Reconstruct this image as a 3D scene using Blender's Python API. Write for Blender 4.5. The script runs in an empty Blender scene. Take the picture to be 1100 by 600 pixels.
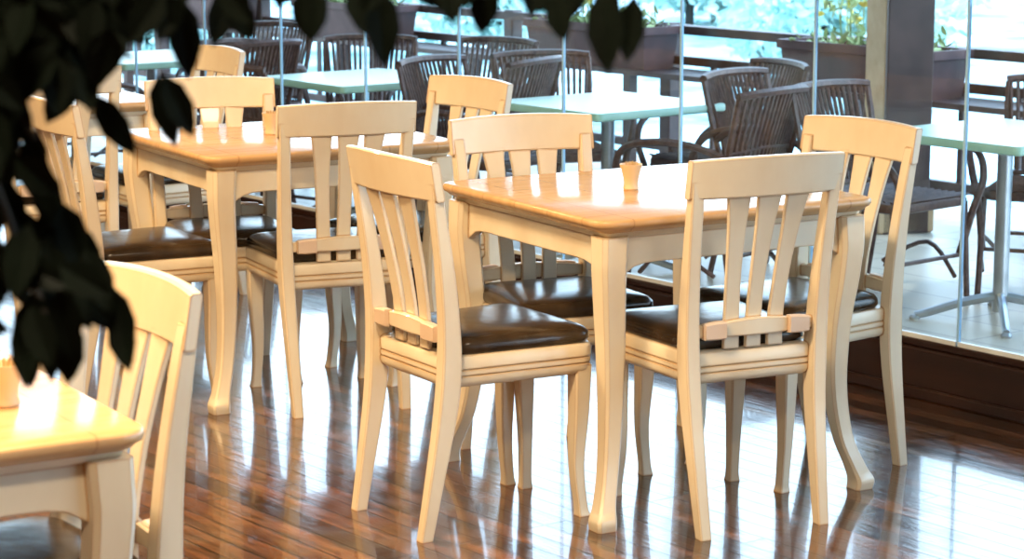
import bpy, math, random
from math import sin, cos, pi, radians
from mathutils import Vector, Matrix
random.seed(7)
S = bpy.context.scene
S.view_settings.view_transform = 'Standard'
S.view_settings.look = 'None'

# ------------------------------------------------------------------ materials
def newmat(name):
    m = bpy.data.materials.new(name); m.use_nodes = True
    nt = m.node_tree; b = nt.nodes['Principled BSDF']
    return m, nt, b

def mat(name, c1, c2=None, rough=0.5, scale=8, stretch=(1,1,1), bump=0.0, metal=0.0, coat=0.0, spec=0.5, detail=4):
    m, nt, b = newmat(name)
    c2 = c2 or c1
    tc = nt.nodes.new('ShaderNodeTexCoord'); mp = nt.nodes.new('ShaderNodeMapping')
    mp.inputs['Scale'].default_value = stretch
    n = nt.nodes.new('ShaderNodeTexNoise'); n.inputs['Scale'].default_value = scale; n.inputs['Detail'].default_value = detail
    r = nt.nodes.new('ShaderNodeValToRGB')
    r.color_ramp.elements[0].position = .35; r.color_ramp.elements[1].position = .65
    r.color_ramp.elements[0].color = (*c1, 1); r.color_ramp.elements[1].color = (*c2, 1)
    L = nt.links.new
    L(tc.outputs['Object'], mp.inputs[0]); L(mp.outputs[0], n.inputs['Vector']); L(n.outputs['Fac'], r.inputs[0]); L(r.outputs[0], b.inputs['Base Color'])
    b.inputs['Roughness'].default_value = rough; b.inputs['Metallic'].default_value = metal
    b.inputs['Coat Weight'].default_value = coat; b.inputs['Specular IOR Level'].default_value = spec
    if bump:
        bp = nt.nodes.new('ShaderNodeBump'); bp.inputs['Strength'].default_value = bump; bp.inputs['Distance'].default_value = .01
        L(n.outputs['Fac'], bp.inputs['Height']); L(bp.outputs[0], b.inputs['Normal'])
    return m

def m_cream():
    m, nt, b = newmat('worn_cream_paint'); L = nt.links.new
    tc = nt.nodes.new('ShaderNodeTexCoord'); mp = nt.nodes.new('ShaderNodeMapping'); mp.inputs['Scale'].default_value=(1,1,.5)
    n = nt.nodes.new('ShaderNodeTexNoise'); n.inputs['Scale'].default_value=6; n.inputs['Detail'].default_value=5; n.inputs['Roughness'].default_value=.5
    r = nt.nodes.new('ShaderNodeValToRGB'); e=r.color_ramp.elements
    e[0].position=.34; e[0].color=(.75,.62,.45,1); e[1].position=.60; e[1].color=(.83,.73,.57,1)
    L(tc.outputs['Object'],mp.inputs[0]); L(mp.outputs[0],n.inputs['Vector']); L(n.outputs['Fac'],r.inputs[0])
    bv = nt.nodes.new('ShaderNodeBevel'); bv.samples=6; bv.inputs['Radius'].default_value=.008
    ge = nt.nodes.new('ShaderNodeNewGeometry'); dt = nt.nodes.new('ShaderNodeVectorMath'); dt.operation='DOT_PRODUCT'
    L(bv.outputs[0],dt.inputs[0]); L(ge.outputs['Normal'],dt.inputs[1])
    mr = nt.nodes.new('ShaderNodeMapRange'); mr.inputs['From Min'].default_value=.985; mr.inputs['From Max'].default_value=.84; mr.inputs['To Min'].default_value=0; mr.inputs['To Max'].default_value=.85
    L(dt.outputs['Value'],mr.inputs[0])
    mx = nt.nodes.new('ShaderNodeMix'); mx.data_type='RGBA'; mx.inputs[7].default_value=(.50,.28,.12,1)
    L(mr.outputs[0],mx.inputs[0]); L(r.outputs[0],mx.inputs[6]); L(mx.outputs[2],b.inputs['Base Color'])
    b.inputs['Roughness'].default_value=.34; b.inputs['Coat Weight'].default_value=.25
    return m
M_cream = m_cream()
M_leather = mat('brown_leather', (.026,.016,.009), (.050,.030,.016), rough=.24, scale=14, bump=.15)
M_pad = mat('rail_pink_wood', (.70,.53,.41), (.75,.58,.46), rough=.45)
M_cup = mat('cup_ceramic', (.78,.55,.32), (.82,.60,.38), rough=.4)
M_pick = mat('toothpick_wood', (.55,.35,.16), (.65,.45,.22), rough=.7)
M_base = mat('dark_brown_frame', (.018,.006,.004), (.036,.013,.008), rough=.3, scale=3, stretch=(.3,4,4))
M_wicker = mat('brown_wicker', (.070,.034,.030), (.15,.078,.064), rough=.45, scale=40)
M_steel = mat('brushed_steel', (.45,.47,.5), (.6,.62,.65), rough=.3, metal=.9)
M_mint = mat('mint_table_laminate', (.38,.62,.49), (.44,.68,.56), rough=.3, scale=3)
M_rail = mat('dark_deck_timber', (.045,.022,.021), (.080,.042,.038), rough=.5, scale=6)
M_planter = mat('planter_clay', (.07,.031,.033), (.11,.050,.050), rough=.6)
M_soil = mat('soil', (.03,.02,.012), rough=.9)
M_green = mat('foliage_green', (.28,.42,.18), (.60,.66,.34), rough=.6, scale=6)
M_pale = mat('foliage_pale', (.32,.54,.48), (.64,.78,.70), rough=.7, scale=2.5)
M_flower = mat('yellow_flower', (.9,.65,.08), (.95,.8,.2), rough=.6)
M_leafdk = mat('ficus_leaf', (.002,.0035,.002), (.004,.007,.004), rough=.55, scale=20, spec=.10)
M_bark = mat('ficus_bark', (.02,.015,.01), (.03,.024,.018), rough=.9)
M_pot = mat('terracotta', (.35,.14,.07), (.42,.18,.09), rough=.7)
M_post = mat('sand_stone_column', (.56,.37,.21), (.68,.49,.30), rough=.8, scale=9)
M_wall = mat('plaster_wall', (.33,.23,.14), (.38,.27,.17), rough=.9)
M_ceil = mat('ceiling_timber', (.20,.12,.065), (.27,.17,.10), rough=.8, stretch=(1,10,1))
M_awn = mat('awning_canvas', (.45,.44,.42), (.50,.49,.47), rough=.9)
M_glassedge = mat('glass_edge', (.30,.55,.85), (.45,.72,.98), rough=.15, scale=3)
M_fill = mat('fill_lamp_metal', (.5,.45,.4), rough=.4)
M_sash = mat('white_cap', (.75,.78,.8), rough=.4)

def m_tabletop():
    m, nt, b = newmat('maple_tabletop'); L = nt.links.new
    tc = nt.nodes.new('ShaderNodeTexCoord'); mp = nt.nodes.new('ShaderNodeMapping'); mp.inputs['Scale'].default_value=(1,6,1)
    n = nt.nodes.new('ShaderNodeTexNoise'); n.inputs['Scale'].default_value=5; n.inputs['Detail'].default_value=5
    r = nt.nodes.new('ShaderNodeValToRGB')
    r.color_ramp.elements[0].position=.3; r.color_ramp.elements[1].position=.7
    r.color_ramp.elements[0].color=(.62,.36,.16,1); r.color_ramp.elements[1].color=(.72,.46,.24,1)
    br = nt.nodes.new('ShaderNodeTexBrick'); br.offset=0; br.inputs['Scale'].default_value=1
    br.inputs['Brick Width'].default_value=.16; br.inputs['Row Height'].default_value=.16; br.inputs['Mortar Size'].default_value=.0025
    br.inputs['Color1'].default_value=(1,1,1,1); br.inputs['Color2'].default_value=(.95,.93,.9,1); br.inputs['Mortar'].default_value=(.75,.65,.55,1)
    mx = nt.nodes.new('ShaderNodeMix'); mx.data_type='RGBA'; mx.blend_type='MULTIPLY'; mx.inputs[0].default_value=.8
    L(tc.outputs['Object'],mp.inputs[0]); L(mp.outputs[0],n.inputs['Vector']); L(n.outputs['Fac'],r.inputs[0])
    L(tc.outputs['Object'],br.inputs['Vector']); L(r.outputs[0],mx.inputs[6]); L(br.outputs['Color'],mx.inputs[7]); L(mx.outputs[2],b.inputs['Base Color'])
    b.inputs['Roughness'].default_value=.25; b.inputs['Coat Weight'].default_value=.2; b.inputs['Coat Roughness'].default_value=.15
    return m
M_top = m_tabletop()

def m_floor():
    m, nt, b = newmat('polished_hardwood_boards'); L = nt.links.new
    tc = nt.nodes.new('ShaderNodeTexCoord')
    br = nt.nodes.new('ShaderNodeTexBrick'); br.offset=.37; br.offset_frequency=3; br.inputs['Scale'].default_value=1
    br.inputs['Brick Width'].default_value=1.1; br.inputs['Row Height'].default_value=.068; br.inputs['Mortar Size'].default_value=.003
    br.inputs['Mortar Smooth'].default_value=.3
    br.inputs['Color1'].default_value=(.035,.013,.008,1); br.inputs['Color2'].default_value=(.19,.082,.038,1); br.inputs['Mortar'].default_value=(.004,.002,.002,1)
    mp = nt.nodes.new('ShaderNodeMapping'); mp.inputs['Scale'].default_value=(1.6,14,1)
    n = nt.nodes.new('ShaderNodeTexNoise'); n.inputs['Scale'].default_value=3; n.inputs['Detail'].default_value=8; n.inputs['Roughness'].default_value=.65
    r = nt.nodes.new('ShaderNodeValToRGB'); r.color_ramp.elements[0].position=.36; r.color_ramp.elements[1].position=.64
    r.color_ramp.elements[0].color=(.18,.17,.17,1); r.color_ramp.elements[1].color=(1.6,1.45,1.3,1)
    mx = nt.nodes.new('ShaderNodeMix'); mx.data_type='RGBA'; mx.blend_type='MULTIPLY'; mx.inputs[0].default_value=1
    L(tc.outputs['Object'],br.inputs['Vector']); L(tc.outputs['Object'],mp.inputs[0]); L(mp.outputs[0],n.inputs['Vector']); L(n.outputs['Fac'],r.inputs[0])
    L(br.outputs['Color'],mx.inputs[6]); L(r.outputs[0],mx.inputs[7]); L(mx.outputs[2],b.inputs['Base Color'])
    n2 = nt.nodes.new('ShaderNodeTexNoise'); n2.inputs['Scale'].default_value=9; n2.inputs['Detail'].default_value=5
    L(tc.outputs['Object'],n2.inputs['Vector'])
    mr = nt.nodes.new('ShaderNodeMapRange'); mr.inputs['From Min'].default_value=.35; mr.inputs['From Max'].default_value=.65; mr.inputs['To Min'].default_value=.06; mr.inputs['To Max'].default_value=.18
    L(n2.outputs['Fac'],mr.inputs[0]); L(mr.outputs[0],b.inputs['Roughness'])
    b1 = nt.nodes.new('ShaderNodeBump'); b1.inputs['Strength'].default_value=.9; b1.inputs['Distance'].default_value=.004; b1.invert=True
    L(br.outputs['Fac'],b1.inputs['Height'])
    b2 = nt.nodes.new('ShaderNodeBump'); b2.inputs['Strength'].default_value=.3; b2.inputs['Distance'].default_value=.003
    L(n.outputs['Fac'],b2.inputs['Height']); L(b1.outputs[0],b2.inputs['Normal']); L(b2.outputs[0],b.inputs['Normal'])
    b.inputs['Coat Weight'].default_value=.6; b.inputs['Coat Roughness'].default_value=.05
    L(b1.outputs[0],b.inputs['Coat Normal'])
    return m
M_floor = m_floor()

def m_deck():
    m, nt, b = newmat('terrace_stone_tiles'); L = nt.links.new
    tc = nt.nodes.new('ShaderNodeTexCoord')
    br = nt.nodes.new('ShaderNodeTexBrick'); br.inputs['Scale'].default_value=1; br.inputs['Brick Width'].default_value=.6; br.inputs['Row Height'].default_value=.3; br.inputs['Mortar Size'].default_value=.006
    br.inputs['Color1'].default_value=(.50,.44,.36,1); br.inputs['Color2'].default_value=(.60,.54,.45,1); br.inputs['Mortar'].default_value=(.33,.29,.26,1)
    L(tc.outputs['Object'],br.inputs['Vector']); L(br.outputs['Color'],b.inputs['Base Color'])
    b.inputs['Roughness'].default_value=.35
    return m
M_deck = m_deck()

def m_glass():
    m, nt, b = newmat('tinted_glass'); L = nt.links.new
    nt.nodes.remove(b); out = nt.nodes['Material Output']
    t = nt.nodes.new('ShaderNodeBsdfTransparent'); t.inputs[0].default_value=(.91,.98,1,1)
    g = nt.nodes.new('ShaderNodeBsdfGlossy'); g.inputs['Roughness'].default_value=.02
    f = nt.nodes.new('ShaderNodeLayerWeight'); f.inputs['Blend'].default_value=.5
    p = nt.nodes.new('ShaderNodeMath'); p.operation='POWER'; p.inputs[1].default_value=5
    q = nt.nodes.new('ShaderNodeMath'); q.operation='MULTIPLY_ADD'; q.inputs[1].default_value=.8; q.inputs[2].default_value=.03
    mx = nt.nodes.new('ShaderNodeMixShader')
    L(f.outputs['Facing'],p.inputs[0]); L(p.outputs[0],q.inputs[0]); L(q.outputs[0],mx.inputs[0])
    L(t.outputs[0],mx.inputs[1]); L(g.outputs[0],mx.inputs[2]); L(mx.outputs[0],out.inputs[0])
    return m
M_glass = m_glass()

def m_ground():
    m, nt, b = newmat('sunlit_meadow'); L = nt.links.new
    tc = nt.nodes.new('ShaderNodeTexCoord')
    n = nt.nodes.new('ShaderNodeTexNoise'); n.inputs['Scale'].default_value=.45; n.inputs['Detail'].default_value=8; n.inputs['Roughness'].default_value=.7
    r = nt.nodes.new('ShaderNodeValToRGB'); e=r.color_ramp.elements
    e[0].position=.36; e[0].color=(.12,.28,.27,1); e[1].position=.6; e[1].color=(.72,.82,.84,1)
    k=e.new(.47); k.color=(.34,.55,.57,1)
    L(tc.outputs['Object'],n.inputs['Vector']); L(n.outputs['Fac'],r.inputs[0]); L(r.outputs[0],b.inputs['Base Color'])
    b.inputs['Roughness'].default_value=.9
    return m
M_ground = m_ground()

# ------------------------------------------------------------------ mesh builder
class MB:
    def __init__(s): s.v=[]; s.f=[]; s.m=[]; s.mats=[]
    def mi(s, mt):
        if mt not in s.mats: s.mats.append(mt)
        return s.mats.index(mt)
    def add(s, vs, fs, mt):
        o=len(s.v); s.v+= [tuple(v) for v in vs]; k=s.mi(mt)
        for f in fs: s.f.append(tuple(i+o for i in f)); s.m.append(k)
    def rings(s, rings, mt, cap=True):
        n=len(rings[0]); vs=[p for r in rings for p in r]; fs=[]
        for i in range(len(rings)-1):
            for j in range(n):
                a=i*n+j; b=i*n+(j+1)%n
                fs.append((a,b,b+n,a+n))
        if cap:
            fs.append(tuple(range(n-1,-1,-1))); q=(len(rings)-1)*n
            fs.append(tuple(q+j for j in range(n)))
        s.add(vs,fs,mt)
    def box(s, x0,x1,y0,y1,z0,z1, mt, ch=0.0):
        if ch<=0:
            s.rings([[(x0,y0,z),(x1,y0,z),(x1,y1,z),(x0,y1,z)] for z in (z0,z1)], mt); return
        def rg(z,i):
            a,b,c,d=x0+i,x1-i,y0+i,y1-i
            return [(a+ch,c,z),(b-ch,c,z),(b,c+ch,z),(b,d-ch,z),(b-ch,d,z),(a+ch,d,z),(a,d-ch,z),(a,c+ch,z)]
        s.rings([rg(z0,ch),rg(z0+ch,0),rg(z1-ch,0),rg(z1,ch)], mt)
    def loft(s, pts, mt, axis='z', ch=.3, sub=4):
        P=crom(pts,sub); R=[]
        for (x,y,z,a,b) in P:
            c=min(a,b)*ch
            o=[(-a+c,-b),(a-c,-b),(a,-b+c),(a,b-c),(a-c,b),(-a+c,b),(-a,b-c),(-a,-b+c)]
            if axis=='z': R.append([(x+p,y+q,z) for p,q in o])
            elif axis=='x': R.append([(x,y+p,z+q) for p,q in o])
            else: R.append([(x+p,y,z+q) for p,q in o])
        s.rings(R,mt)
    def tube(s, pts, r, mt, sides=6, sub=5, r2=None):
        P=[Vector(p[:3]) for p in crom([tuple(p)+(0,0) for p in pts],sub)]
        R=[]; n=len(P)
        up=Vector((0.13,0.21,1)).normalized()
        for i,p in enumerate(P):
            t=(P[min(i+1,n-1)]-P[max(i-1,0)]).normalized()
            if abs(t.dot(up))>.98: up=Vector((1,.2,0)).normalized()
            a=t.cross(up).normalized(); b=t.cross(a).normalized(); up=-b if (-b).dot(up)>0 else b
            rr = r if r2 is None else r+(r2-r)*i/(n-1)
            R.append([p+a*cos(2*pi*k/sides)*rr+b*sin(2*pi*k/sides)*rr for k in range(sides)])
        s.rings(R,mt)
    def lathe(s, prof, c, mt, n=24):
        s.rings([[(c[0]+r*cos(2*pi*k/n),c[1]+r*sin(2*pi*k/n),c[2]+z) for k in range(n)] for r,z in prof], mt)
    def mesh(s, name, smooth=True, ang=38):
        me=bpy.data.meshes.new(name); me.from_pydata(s.v,[],s.f)
        for m in s.mats: me.materials.append(m)
        me.polygons.foreach_set('material_index', s.m); me.validate(); me.update()
        import bmesh
        bm=bmesh.new(); bm.from_mesh(me); bmesh.ops.recalc_face_normals(bm,faces=bm.faces); bm.to_mesh(me); bm.free()
        if smooth:
            me.shade_smooth(); me.set_sharp_from_angle(angle=radians(ang))
        return me
def crom(P, sub):
    if len(P)<3 or sub<=1: return list(P)
    Q=[P[0]]+list(P)+[P[-1]]; out=[]
    for i in range(1,len(Q)-2):
        for k in range(sub):
            t=k/sub
            out.append(tuple(.5*((2*b)+(-a+c)*t+(2*a-5*b+4*c-d)*t*t+(-a+3*b-3*c+d)*t**3) for a,b,c,d in zip(Q[i-1],Q[i],Q[i+1],Q[i+2])))
    out.append(tuple(P[-1])); return out
def put(name, me, loc=(0,0,0), rot=0.0, scale=None):
    o=bpy.data.objects.new(name, me); S.collection.objects.link(o)
    o.location=loc; o.rotation_euler=(0,0,rot)
    if scale: o.scale=scale
    return o
def rrect(x0,x1,y0,y1,r,inset=0,n=5, bow=0):
    x0+=inset;x1-=inset;y0+=inset;y1-=inset; r=max(r-inset,.002); pts=[]
    for cx,cy,a0 in ((x1-r,y1-r,0),(x0+r,y1-r,90),(x0+r,y0+r,180),(x1-r,y0+r,270)):
        for k in range(n+1):
            a=radians(a0+90*k/n); pts.append((cx+r*cos(a),cy+r*sin(a)))
    return pts

# ------------------------------------------------------------------ dining chair
def seat_outline(inset, yb=-.205, yf=.195, wb=.172, wf=.2):
    out=[]
    r=.035
    raw=rrect(-.2+inset,.2-inset,yb+inset,yf-inset,r,0,5)
    for x,y in raw:
        t=(y-yb)/(yf-yb); k=(wb+(wf-wb)*t)/.2
        yy=y+ (.014*(1-(x/.2)**2) if t>.5 else 0)
        out.append((x*k,yy))
    return out
def chair_mesh():
    b=MB()
    for sx in (-1,1):
        b.loft([(sx*.163,-.262,0,.0145,.016),(sx*.166,-.240,.12,.016,.019),(sx*.170,-.212,.28,.018,.024),(sx*.174,-.200,.40,.019,.026),
                (sx*.177,-.202,.52,.018,.023),(sx*.180,-.216,.66,.0165,.019),(sx*.184,-.238,.80,.016,.015),(sx*.186,-.246,.85,.015,.012)], M_cream, ch=.2)
        b.loft([(sx*.172,.178,0,.0165,.0165),(sx*.170,.174,.03,.0135,.0135),(sx*.166,.164,.13,.0155,.0155),(sx*.170,.167,.26,.0205,.0205),(sx*.172,.168,.38,.023,.023)], M_cream, ch=.2)
    pts=[]
    for i in range(9):
        x=-.206+.412*i/8; q=1-(x/.206)**2
        pts.append((x,-.233-.028*q-.012,.855+.004*q,.0115,.046+.003*q))
    R=[]
    for (x,y,z,a,h) in crom(pts,3):
        c=.004
        o=[(-a+c,-h),(a-c,-h),(a,-h+c),(a,h-c),(a-c,h),(-a+c,h),(-a,h-c),(-a,-h+c)]
        R.append([(x,y+p-(q)*.17,z+q) for p,q in o])
    b.rings(R,M_cream)
    for k,(xb,xt,wt) in enumerate(((-.060,-.080,.028),(0,0,.029),(.060,.080,.028))):
        bw=lambda x:-.028*(1-(x/.2)**2)
        b.loft([(xb,-.196,.44,.021,.006),(xb*1.02,-.199,.52,.020,.006),(xb+(xt-xb)*.35,-.209+bw(xt)*.3,.63,.020,.006),
                (xb+(xt-xb)*.7,-.224+bw(xt)*.7,.74,wt*.85,.006),(xt,-.237+bw(xt),.82,wt+.003,.006)], M_cream)
    pts=[(-.168,-.2,.487,.009,.014),(-.10,-.205,.489,.009,.017),(0,-.209,.492,.010,.021),(.10,-.205,.489,.009,.017),(.168,-.2,.487,.009,.014)]
    b.loft(pts,M_cream,axis='x')
    for sx in (-1,1):
        b.loft([(sx*.088,-.216,.490,.012,.021),(sx*.115,-.214,.489,.012,.021),(sx*.142,-.213,.488,.012,.019)],M_pad,axis='x')
    prof=[(.360,.010),(.366,.003),(.374,0),(.384,0),(.3865,.005),(.389,0),(.399,0),(.4015,.005),(.404,0),(.428,0),(.434,.004),(.436,.012)]
    b.rings([[(x,y,z) for x,y in seat_outline(i)] for z,i in prof], M_cream)
    prof=[(.434,.016),(.437,.008),(.446,.003),(.460,.004),(.470,.012),(.476,.026),(.481,.055),(.484,.10),(.485,.14)]
    b.rings([[(x,y,z) for x,y in seat_outline(i,yb=-.178)] for z,i in prof], M_leather)
    return b.mesh('dining_chair_mesh')
CH=chair_mesh()
def chair(x,y,deg): return put('dining_chair',CH,(x,y,0),radians(deg-90))

# ------------------------------------------------------------------ dining table
def table_mesh():
    b=MB(); h=.41
    prof=[(.716,.028),(.720,.018),(.726,.012),(.730,.004),(.736,0),(.744,0),(.748,.003),(.750,.008)]
    b.rings([[(x,y,z) for x,y in rrect(-h,h,-h,h,.05,i)] for z,i in prof], M_top)
    b.rings([[(x,y,z) for x,y in rrect(-h,h,-h,h,.05,i)] for z,i in ((.700,.046),(.706,.036),(.714,.032),(.7165,.028))], M_cream)
    for ax in ('x','y'):
        for s_ in (-1,1):
            pts=[]
            for i in range(13):
                t=-.345+.69*i/12; e=abs(t)/.345
                drop=.070+ .045*max(0,(e-.72)/.28)**2 
                zc=.705-drop/2
                pts.append((t,s_*.352,zc,.010,drop/2) if ax=='x' else (s_*.352,t,zc,.010,drop/2))
            b.loft(pts,M_cream,axis=ax,sub=2,ch=.2)
    for sx in (-1,1):
        for sy in (-1,1):
            prof=[(0,.036,.027),(.025,.038,.028),(.06,.026,.023),(.14,.002,.022),(.27,-.013,.025),(.42,-.012,.029),(.54,-.002,.032),(.62,.003,.034),(.66,.002,.035),(.705,.0,.036)]
            b.loft([(sx*(.352+o),sy*(.352+o),z,w,w) for z,o,w in prof],M_cream,ch=.28)
    return b.mesh('dining_table_mesh')
TB=table_mesh()
tables=[(.36,5.92,30),(-.70,7.13,29),(-1.76,8.34,31),(-1.09,3.485,31)]
for x,y,r in tables: put('dining_table',TB,(x,y,0),radians(r))

# T1
chair(-.070,5.575,32); chair(.490,5.62,115); chair(.122,6.01,-67); chair(.725,5.985,217)
# T2
chair(-1.12,6.85,31); chair(-.56,6.85,111); chair(-.88,7.12,-72); chair(-.33,7.21,218)
# T3
chair(-2.19,8.05,31); chair(-1.62,8.02,116); chair(-1.88,8.58,-60); chair(-1.30,8.50,212)
# T0
chair(-.825,3.64,217); chair(-1.30,3.86,-60)

def cup_mesh():
    b=MB()
    b.lathe([(.019,0),(.021,.003),(.020,.008),(.018,.014),(.020,.03),(.025,.052),(.029,.062),(.0295,.066),(.027,.066),(.024,.058),(.02,.05)],(0,0,0),M_cup)
    for k in range(14):
        a=k*2.4; r=.012*math.sqrt(k/14)
        b.tube([(r*cos(a),r*sin(a),.04),(r*1.5*cos(a),r*1.5*sin(a),.072)],.0014,M_pick,sides=4,sub=1)
    return b.mesh('toothpick_cup_mesh')
CU=cup_mesh()
for x,y in ((.305,5.92),(-.744,7.17),(-.78,3.50),(-1.72,8.40)): put('toothpick_cup',CU,(x,y,.750))

# ------------------------------------------------------------------ room (local frame: x along glass wall, y inward)
P0=Vector((1.473,6.52,0)); RA=radians(128)
def room(name,b,smooth=False):
    return put(name,b.mesh(name+'_mesh',smooth),P0,RA)
X0,X1,Y1=-8.0,10.5,8.5
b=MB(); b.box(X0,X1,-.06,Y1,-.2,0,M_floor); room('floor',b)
b=MB(); b.box(X0,X1,-.06,Y1,3.0,3.12,M_ceil); room('ceiling',b)
b=MB(); b.box(X0-.15,X0,-.06,Y1,-.2,3.12,M_wall); room('wall_right',b)
b=MB(); b.box(X1,X1+.15,-.06,Y1,-.2,3.12,M_wall); room('wall_left',b)
b=MB(); b.box(X0-.15,X1+.15,Y1,Y1+.15,-.2,3.12,M_wall); room('wall_back',b)
b=MB(); b.box(X0,X1,-.05,.035,0,.15,M_base,.006); b.box(X0,X1,-.03,.015,.15,.172,M_base,.004); b.box(X0,X1,.035,.05,0,.035,M_base,.004); room('trim_1',b)
b=MB(); b.box(X0,X1,-.05,.03,2.86,3.0,M_base,.006); room('trim_2',b)
k0=int((X0-.261)/.615); n=0
for k in range(k0,17):
    xa=.261+.615*k; xb=xa+.615
    if xb>X1: break
    n+=1; b=MB()
    b.box(xa+.004,xb-.004,-.012,-.002,.172,2.86,M_glass)
    b.box(xa-.004,xa+.004,-.012,-.002,.172,2.86,M_glassedge)
    b.box(xa+.004,xb-.004,-.016,.002,.172,.185,M_sash)
    room('window_%d'%n,b)

# ------------------------------------------------------------------ terrace
b=MB(); b.box(X0-2,X1+12,-4.3,-.06,-.32,-.2,M_deck); room('terrace_floor',b)
b=MB(); b.box(X0-2,X1+12,-4.5,-.1,3.42,3.5,M_awn); room('terrace_awning_roof',b)
b=MB(); b.box(-60,80,-120,-4.3,-1.3,-1.2,M_ground); room('meadow_ground',b)

def out_table():
    b=MB(); h=.37
    b.rings([[(x,y,z) for x,y in rrect(-h,h,-h,h,.03,i)] for z,i in ((.715,.008),(.72,0),(.742,0),(.75,.006))],M_mint)
    b.box(-.2,.2,-.2,.2,.70,.714,M_steel)
    b.lathe([(.032,.04),(.03,.06),(.03,.70)],(0,0,0),M_steel,16)
    for k in range(4):
        a=k*pi/2+pi/4
        b.tube([(0.02*cos(a),.02*sin(a),.10),(.14*cos(a),.14*sin(a),.075),(.28*cos(a),.28*sin(a),.03),(.33*cos(a),.33*sin(a),.018)],.02,M_steel,sides=8,r2=.015)
        b.lathe([(.02,0),(.022,.01),(.015,.02)],(.33*cos(a),.33*sin(a),0),M_steel,10)
    return b.mesh('patio_table_mesh')
OT=out_table()
ZO=-.2
for x,y,r in ((1.92,9.0,38),(.42,10.15,38),(-.73,11.36,38),(-1.95,12.6,38),(3.2,7.8,38)): put('patio_table',OT,(x,y,ZO),radians(r))

def wicker():
    b=MB(); W=M_wicker
    for sx in (-1,1):
        b.tube([(sx*.24,.24,0),(sx*.235,.23,.22),(sx*.23,.22,.42)],.014,W)
        b.tube([(sx*.22,-.28,0),(sx*.21,-.23,.25),(sx*.215,-.22,.45),(sx*.235,-.27,.68),(sx*.24,-.31,.85)],.014,W)
        b.tube([(sx*.225,-.25,.60),(sx*.30,-.12,.655),(sx*.315,.06,.66),(sx*.30,.22,.62),(sx*.27,.28,.52),(sx*.245,.25,.38),(sx*.235,.2,.2)],.016,W)
        b.tube([(sx*.235,.18,.1),(sx*.28,.0,.22),(sx*.235,-.2,.12)],.010,W)
    b.tube([(-.245,-.31,.86),(-.16,-.34,.868),(0,-.355,.872),(.16,-.34,.868),(.245,-.31,.86)],.018,W)
    b.tube([(-.21,-.22,.47),(0,-.25,.47),(.21,-.22,.47)],.012,W)
    b.tube([(-.225,-.245,.62),(0,-.29,.64),(.225,-.245,.62)],.008,W)
    for i in range(17):
        t=-1+2*i/16
        xb=t*.2; xt=t*.23; q=1-t*t
        b.tube([(xb,-.22-.03*q,.46),(xb*1.02,-.235-.04*q,.6),(xt,-.31-.045*q,.86)],.0085,W,sides=5,sub=3)
    b.rings([[(x,y,z) for x,y in rrect(-.245,.245,-.235,.255,.07,i)] for z,i in ((.405,.02),(.412,.004),(.43,0),(.445,.006),(.45,.02))],W)
    for i in range(14):
        y=-.22+.46*i/13
        b.tube([(-.225,y,.452),(.225,y,.452)],.006,W,sides=4,sub=1)
    for y in (-.25,.22):
        b.tube([(-.225,y,.2),(.225,y,.2)],.009,W,sub=1)
    return b.mesh('wicker_armchair_mesh')
WC=wicker()
for x,y,d in ((1.53,9.42,-48),(2.25,9.66,-112),(.82,9.62,140),(1.22,10.02,-40),(-.13,10.75,-38),(.22,10.98,-75),(.95,10.60,205),
              (-1.10,10.85,50),(-.25,11.90,-125),(-1.25,11.80,-40),(-.16,11.05,150),(-.75,12.05,-90),(-2.3,12.1,45),(-1.5,13.1,-120),(-2.4,13.0,-40),(-1.5,12.2,135),(2.75,9.3,205)):
    put('wicker_armchair',WC,(x,y,ZO),radians(d-90))

b=MB(); yr=-4.0
for i in range(-7,15):
    x=i*1.5
    b.box(x-.045,x+.045,yr-.045,yr+.045,ZO,.66,M_rail,.006)
    b.box(x-.03,x+.03,-3.72,-3.66,ZO,.37,M_rail)
b.box(-11,22,yr-.05,yr+.05,.60,.65,M_rail); b.box(-11,22,yr-.025,yr+.025,.42,.47,M_rail); b.box(-11,22,yr-.025,yr+.025,-.1,-.05,M_rail)
b.box(-11,22,-3.99,-3.66,.37,.40,M_rail)
for i in range(-30,60):
    x=i*.375; b.box(x-.016,x+.016,yr-.012,yr+.012,-.08,.44,M_rail)
room('terrace_railing',b)

def leafquad(b,c,d,nrm,l,w,mt):
    d=d.normalized(); s=d.cross(nrm)
    if s.length<1e-3: s=d.cross(Vector((1,0,0)))
    s.normalize(); nn=s.cross(d).normalized()
    pts=[c, c+d*l*.25+s*w*.42+nn*w*.08, c+d*l*.55+s*w*.48+nn*w*.08, c+d*l*.82+s*w*.26, c+d*l-nn*w*.12, c+d*l*.82-s*w*.26, c+d*l*.55-s*w*.48+nn*w*.08, c+d*l*.25-s*w*.42+nn*w*.08]
    b.add(pts+[c+d*l*.4-nn*w*.05],[(8,i,(i+1)%8) for i in range(8)],mt)
def rv(): return Vector((random.gauss(0,1),random.gauss(0,1),random.gauss(0,1))).normalized()

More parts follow.
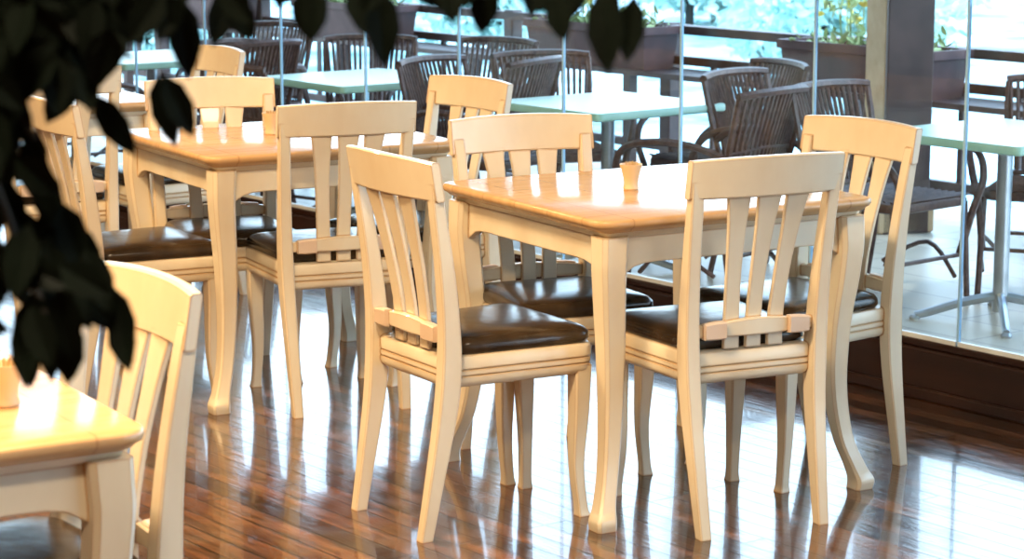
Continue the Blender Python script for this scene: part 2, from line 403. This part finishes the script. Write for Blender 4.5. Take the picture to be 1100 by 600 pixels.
def planter():
    b=MB()
    def rg(z,i): return [(-.55+i,-.14+i,z),(.55-i,-.14+i,z),(.55-i,.14-i,z),(-.55+i,.14-i,z)]
    b.rings([rg(0,.03),rg(.20,.008),rg(.205,-.01),(rg(.25,-.01)),rg(.25,.02),rg(.225,.02)],M_planter)
    for k in range(130):
        p=Vector((random.uniform(-.5,.5),random.uniform(-.12,.12),.22+abs(random.gauss(0,.05))))
        d=rv(); d.z=abs(d.z)
        leafquad(b,p,d,rv(),.065,.03,M_green)
    for k in range(9):
        x=random.uniform(-.45,.45); hh=random.uniform(.25,.55)
        b.tube([(x,0,.22),(x+random.uniform(-.05,.05),.02,.22+hh*.5),(x+random.uniform(-.12,.12),0,.22+hh)],.004,M_green,sides=4,sub=2)
        for j in range(12):
            leafquad(b,Vector((x+random.gauss(0,.07),random.gauss(0,.05),.22+hh*random.uniform(.4,1.05))),rv(),rv(),.06,.03,M_flower if j%3==0 else M_green)
    return b.mesh('flower_planter_mesh',False)
PL=planter()
w=Vector((cos(RA),sin(RA),0)); mm=Vector((-sin(RA),cos(RA),0))
for lx in (-4.5,-3.0,-1.0,.45,2.25,4.2,6.4,9.0,11.0):
    p=P0+w*lx+mm*(-3.80); put('flower_planter',PL,(p.x,p.y,.40),RA)

b=MB(); b.box(-.12,.12,-.12,.12,0,3.6,M_post,.01); b.box(-.15,.15,-.15,.15,0,.12,M_post,.01); b.box(.121,.15,-.12,.12,0,3.6,M_rail,.004); b.box(-.16,.16,-.16,.16,3.5,3.62,M_rail,.01)
put('terrace_column',b.mesh('terrace_column_mesh'),(1.88,11.35,ZO),radians(285))

def bush(name,mt,n,l):
    b=MB()
    b.tube([(0,0,0),(.03,.02,.5),(0,0,1.0)],.06,M_bark)
    cs=[(random.gauss(0,.45),random.gauss(0,.45),random.uniform(.5,1.35),random.uniform(.35,.6)) for _ in range(12)]
    for k in range(n):
        c=random.choice(cs); d=rv(); p=Vector(c[:3])+d*c[3]*random.uniform(.6,1)
        leafquad(b,p,(d+rv()*.8),rv(),l,l*.55,mt)
    return b.mesh(name,False)
BU=[bush('bush_a',M_pale,2000,.14),bush('bush_b',M_green,2000,.14)]
for i in range(40):
    x=random.uniform(-7,30); yy=-random.uniform(9,38); s=random.uniform(.7,1.5)
    p=P0+w*x+mm*yy
    put('garden_bush',BU[0 if random.random()<.75 else 1],(p.x,p.y,-1.2),random.uniform(0,6),(s,s,s))

# ------------------------------------------------------------------ ficus in the foreground
random.seed(11)
b=MB(); TX,TY=-.78,1.80
b.lathe([(.13,0),(.15,.02),(.19,.30),(.205,.31),(.205,.35),(.185,.35),(.18,.31)],(TX,TY,0),M_pot,28)
b.lathe([(.178,.29),(.178,.315),(.01,.325)],(TX,TY,0),M_soil,20)
b.tube([(TX,TY,.3),(TX+.02,TY+.01,.8),(TX-.02,TY,1.3),(TX+.03,TY,1.7),(TX,TY,2.05)],.024,M_bark,sides=8,r2=.012)
branches=[[(TX+.02,TY,1.62),(-.50,1.80,1.60),(-.20,1.78,1.54),(.02,1.80,1.50),(.14,1.82,1.475)],
          [(TX+.0,TY,1.50),(-.55,1.80,1.53),(-.40,1.82,1.47),(-.30,1.84,1.42)],
          [(TX-.01,TY,1.38),(-.55,1.78,1.45),(-.42,1.80,1.42),(-.37,1.80,1.36)],
          [(TX-.01,TY,1.30),(-.52,1.76,1.40),(-.42,1.78,1.36),(-.385,1.80,1.27),(-.36,1.80,1.20)],
          [(TX,TY,1.9),(-.6,1.82,1.8),(-.35,1.85,1.68),(-.1,1.85,1.58),(-.02,1.85,1.52)],
          [(TX,TY,1.22),(-.55,1.80,1.33),(-.46,1.80,1.30),(-.40,1.82,1.25),(-.33,1.82,1.235)]]
for br in branches: b.tube(br,.006,M_bark,sides=6,r2=.0022)
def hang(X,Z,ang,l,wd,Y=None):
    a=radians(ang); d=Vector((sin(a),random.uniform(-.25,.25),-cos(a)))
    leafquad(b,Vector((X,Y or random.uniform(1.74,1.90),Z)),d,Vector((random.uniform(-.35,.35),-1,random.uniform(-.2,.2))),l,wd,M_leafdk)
LV=[(-.104,1.478,4,.066,.030),(-.150,1.478,-12,.048,.024),(-.168,1.474,8,.045,.024),(-.126,1.484,10,.05,.024),(-.02,1.482,-6,.052,.026),
    (.03,1.478,14,.040,.022),(.070,1.480,2,.068,.031),(.098,1.468,-6,.056,.024),(.055,1.482,-25,.045,.02),(-.085,1.484,40,.04,.02),(-.22,1.482,35,.04,.024),
    (-.255,1.470,3,.066,.028),(-.285,1.405,8,.066,.028),(-.272,1.410,22,.058,.024),(-.31,1.46,-10,.06,.028),(-.335,1.44,12,.06,.028),
    (-.372,1.245,-6,.078,.030),(-.350,1.250,6,.062,.028),(-.325,1.235,16,.06,.028),(-.312,1.225,10,.052,.026),(-.395,1.27,-12,.06,.028),(-.335,1.275,20,.055,.027),
    (-.38,1.225,-2,.080,.030),(-.345,1.222,-8,.06,.028),(-.37,1.335,6,.055,.027),(-.355,1.31,16,.06,.028),(-.385,1.36,-8,.06,.028),(-.40,1.20,0,.06,.028)]
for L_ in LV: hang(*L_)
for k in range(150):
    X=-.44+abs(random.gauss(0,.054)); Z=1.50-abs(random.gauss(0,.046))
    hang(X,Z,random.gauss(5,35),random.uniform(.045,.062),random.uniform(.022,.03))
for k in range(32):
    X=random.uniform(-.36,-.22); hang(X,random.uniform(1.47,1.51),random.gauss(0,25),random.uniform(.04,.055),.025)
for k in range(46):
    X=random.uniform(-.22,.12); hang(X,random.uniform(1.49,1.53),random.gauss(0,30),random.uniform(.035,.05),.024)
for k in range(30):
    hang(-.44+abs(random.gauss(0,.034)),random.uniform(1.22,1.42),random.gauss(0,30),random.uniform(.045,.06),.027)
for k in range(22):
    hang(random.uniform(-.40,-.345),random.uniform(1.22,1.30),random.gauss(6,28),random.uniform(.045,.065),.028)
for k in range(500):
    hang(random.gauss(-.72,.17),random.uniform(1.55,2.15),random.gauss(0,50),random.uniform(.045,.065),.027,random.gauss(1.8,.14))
put('potted_ficus_tree',b.mesh('potted_ficus_tree_mesh',False))

# ------------------------------------------------------------------ lights
wd=bpy.data.worlds.new('sky'); S.world=wd; wd.use_nodes=True; nt=wd.node_tree; bg=nt.nodes['Background']
tc=nt.nodes.new('ShaderNodeTexCoord'); sp=nt.nodes.new('ShaderNodeSeparateXYZ'); rp=nt.nodes.new('ShaderNodeValToRGB')
rp.color_ramp.elements[0].position=0; rp.color_ramp.elements[0].color=(.82,.92,1,1)
rp.color_ramp.elements[1].position=.6; rp.color_ramp.elements[1].color=(.42,.66,1,1)
nt.links.new(tc.outputs['Generated'],sp.inputs[0]); nt.links.new(sp.outputs['Z'],rp.inputs[0]); nt.links.new(rp.outputs[0],bg.inputs[0])
bg.inputs[1].default_value=6.4
sd=bpy.data.lights.new('sun','SUN'); sd.energy=2; sd.angle=radians(3); sd.color=(1,.95,.88)
so=bpy.data.objects.new('sun',sd); S.collection.objects.link(so); so.rotation_euler=(radians(38),0,radians(100))

fillm=MB(); fillm.lathe([(.05,0),(.05,-.02),(.30,-.05),(.32,-.09),(.31,-.09),(.29,-.06),(.02,-.03)],(0,0,0),M_fill,24)
LM=fillm.mesh('ceiling_lamp_mesh')
def add_fill(x,y,e,col=(1,.72,.42),size=.4):  # unseen fixture and area light, added for warm interior fill from above
    o=put('ceiling_lamp',LM,(x,y,3.0))
    l=bpy.data.lights.new('fill_light','AREA'); l.shape='DISK'; l.size=size; l.energy=e; l.color=col
    q=bpy.data.objects.new('fill_light',l); S.collection.objects.link(q); q.parent=o; q.location=(0,0,-.12)
add_fill(-1.6,3.2,95,(1,.62,.26)); add_fill(-.6,3.8,85,(1,.78,.48)); add_fill(-2.2,5.9,120,(1,.68,.34)); add_fill(1.4,3.2,25,(1,.84,.64)); add_fill(-.4,1.2,85,(1,.80,.54)); add_fill(-3.2,8.2,70,(1,.68,.36))

# ------------------------------------------------------------------ camera
cd=bpy.data.cameras.new('camera'); cam=bpy.data.objects.new('camera',cd); S.collection.objects.link(cam); S.camera=cam
cd.sensor_fit='HORIZONTAL'; cd.sensor_width=36; cd.lens=2500/1100*36
cam.location=(0,0,1.57); cam.rotation_euler=(radians(90-10.1),0,0)
cd.clip_start=.05; cd.clip_end=500
cd.dof.use_dof=True; cd.dof.focus_distance=5.9; cd.dof.aperture_fstop=8.5
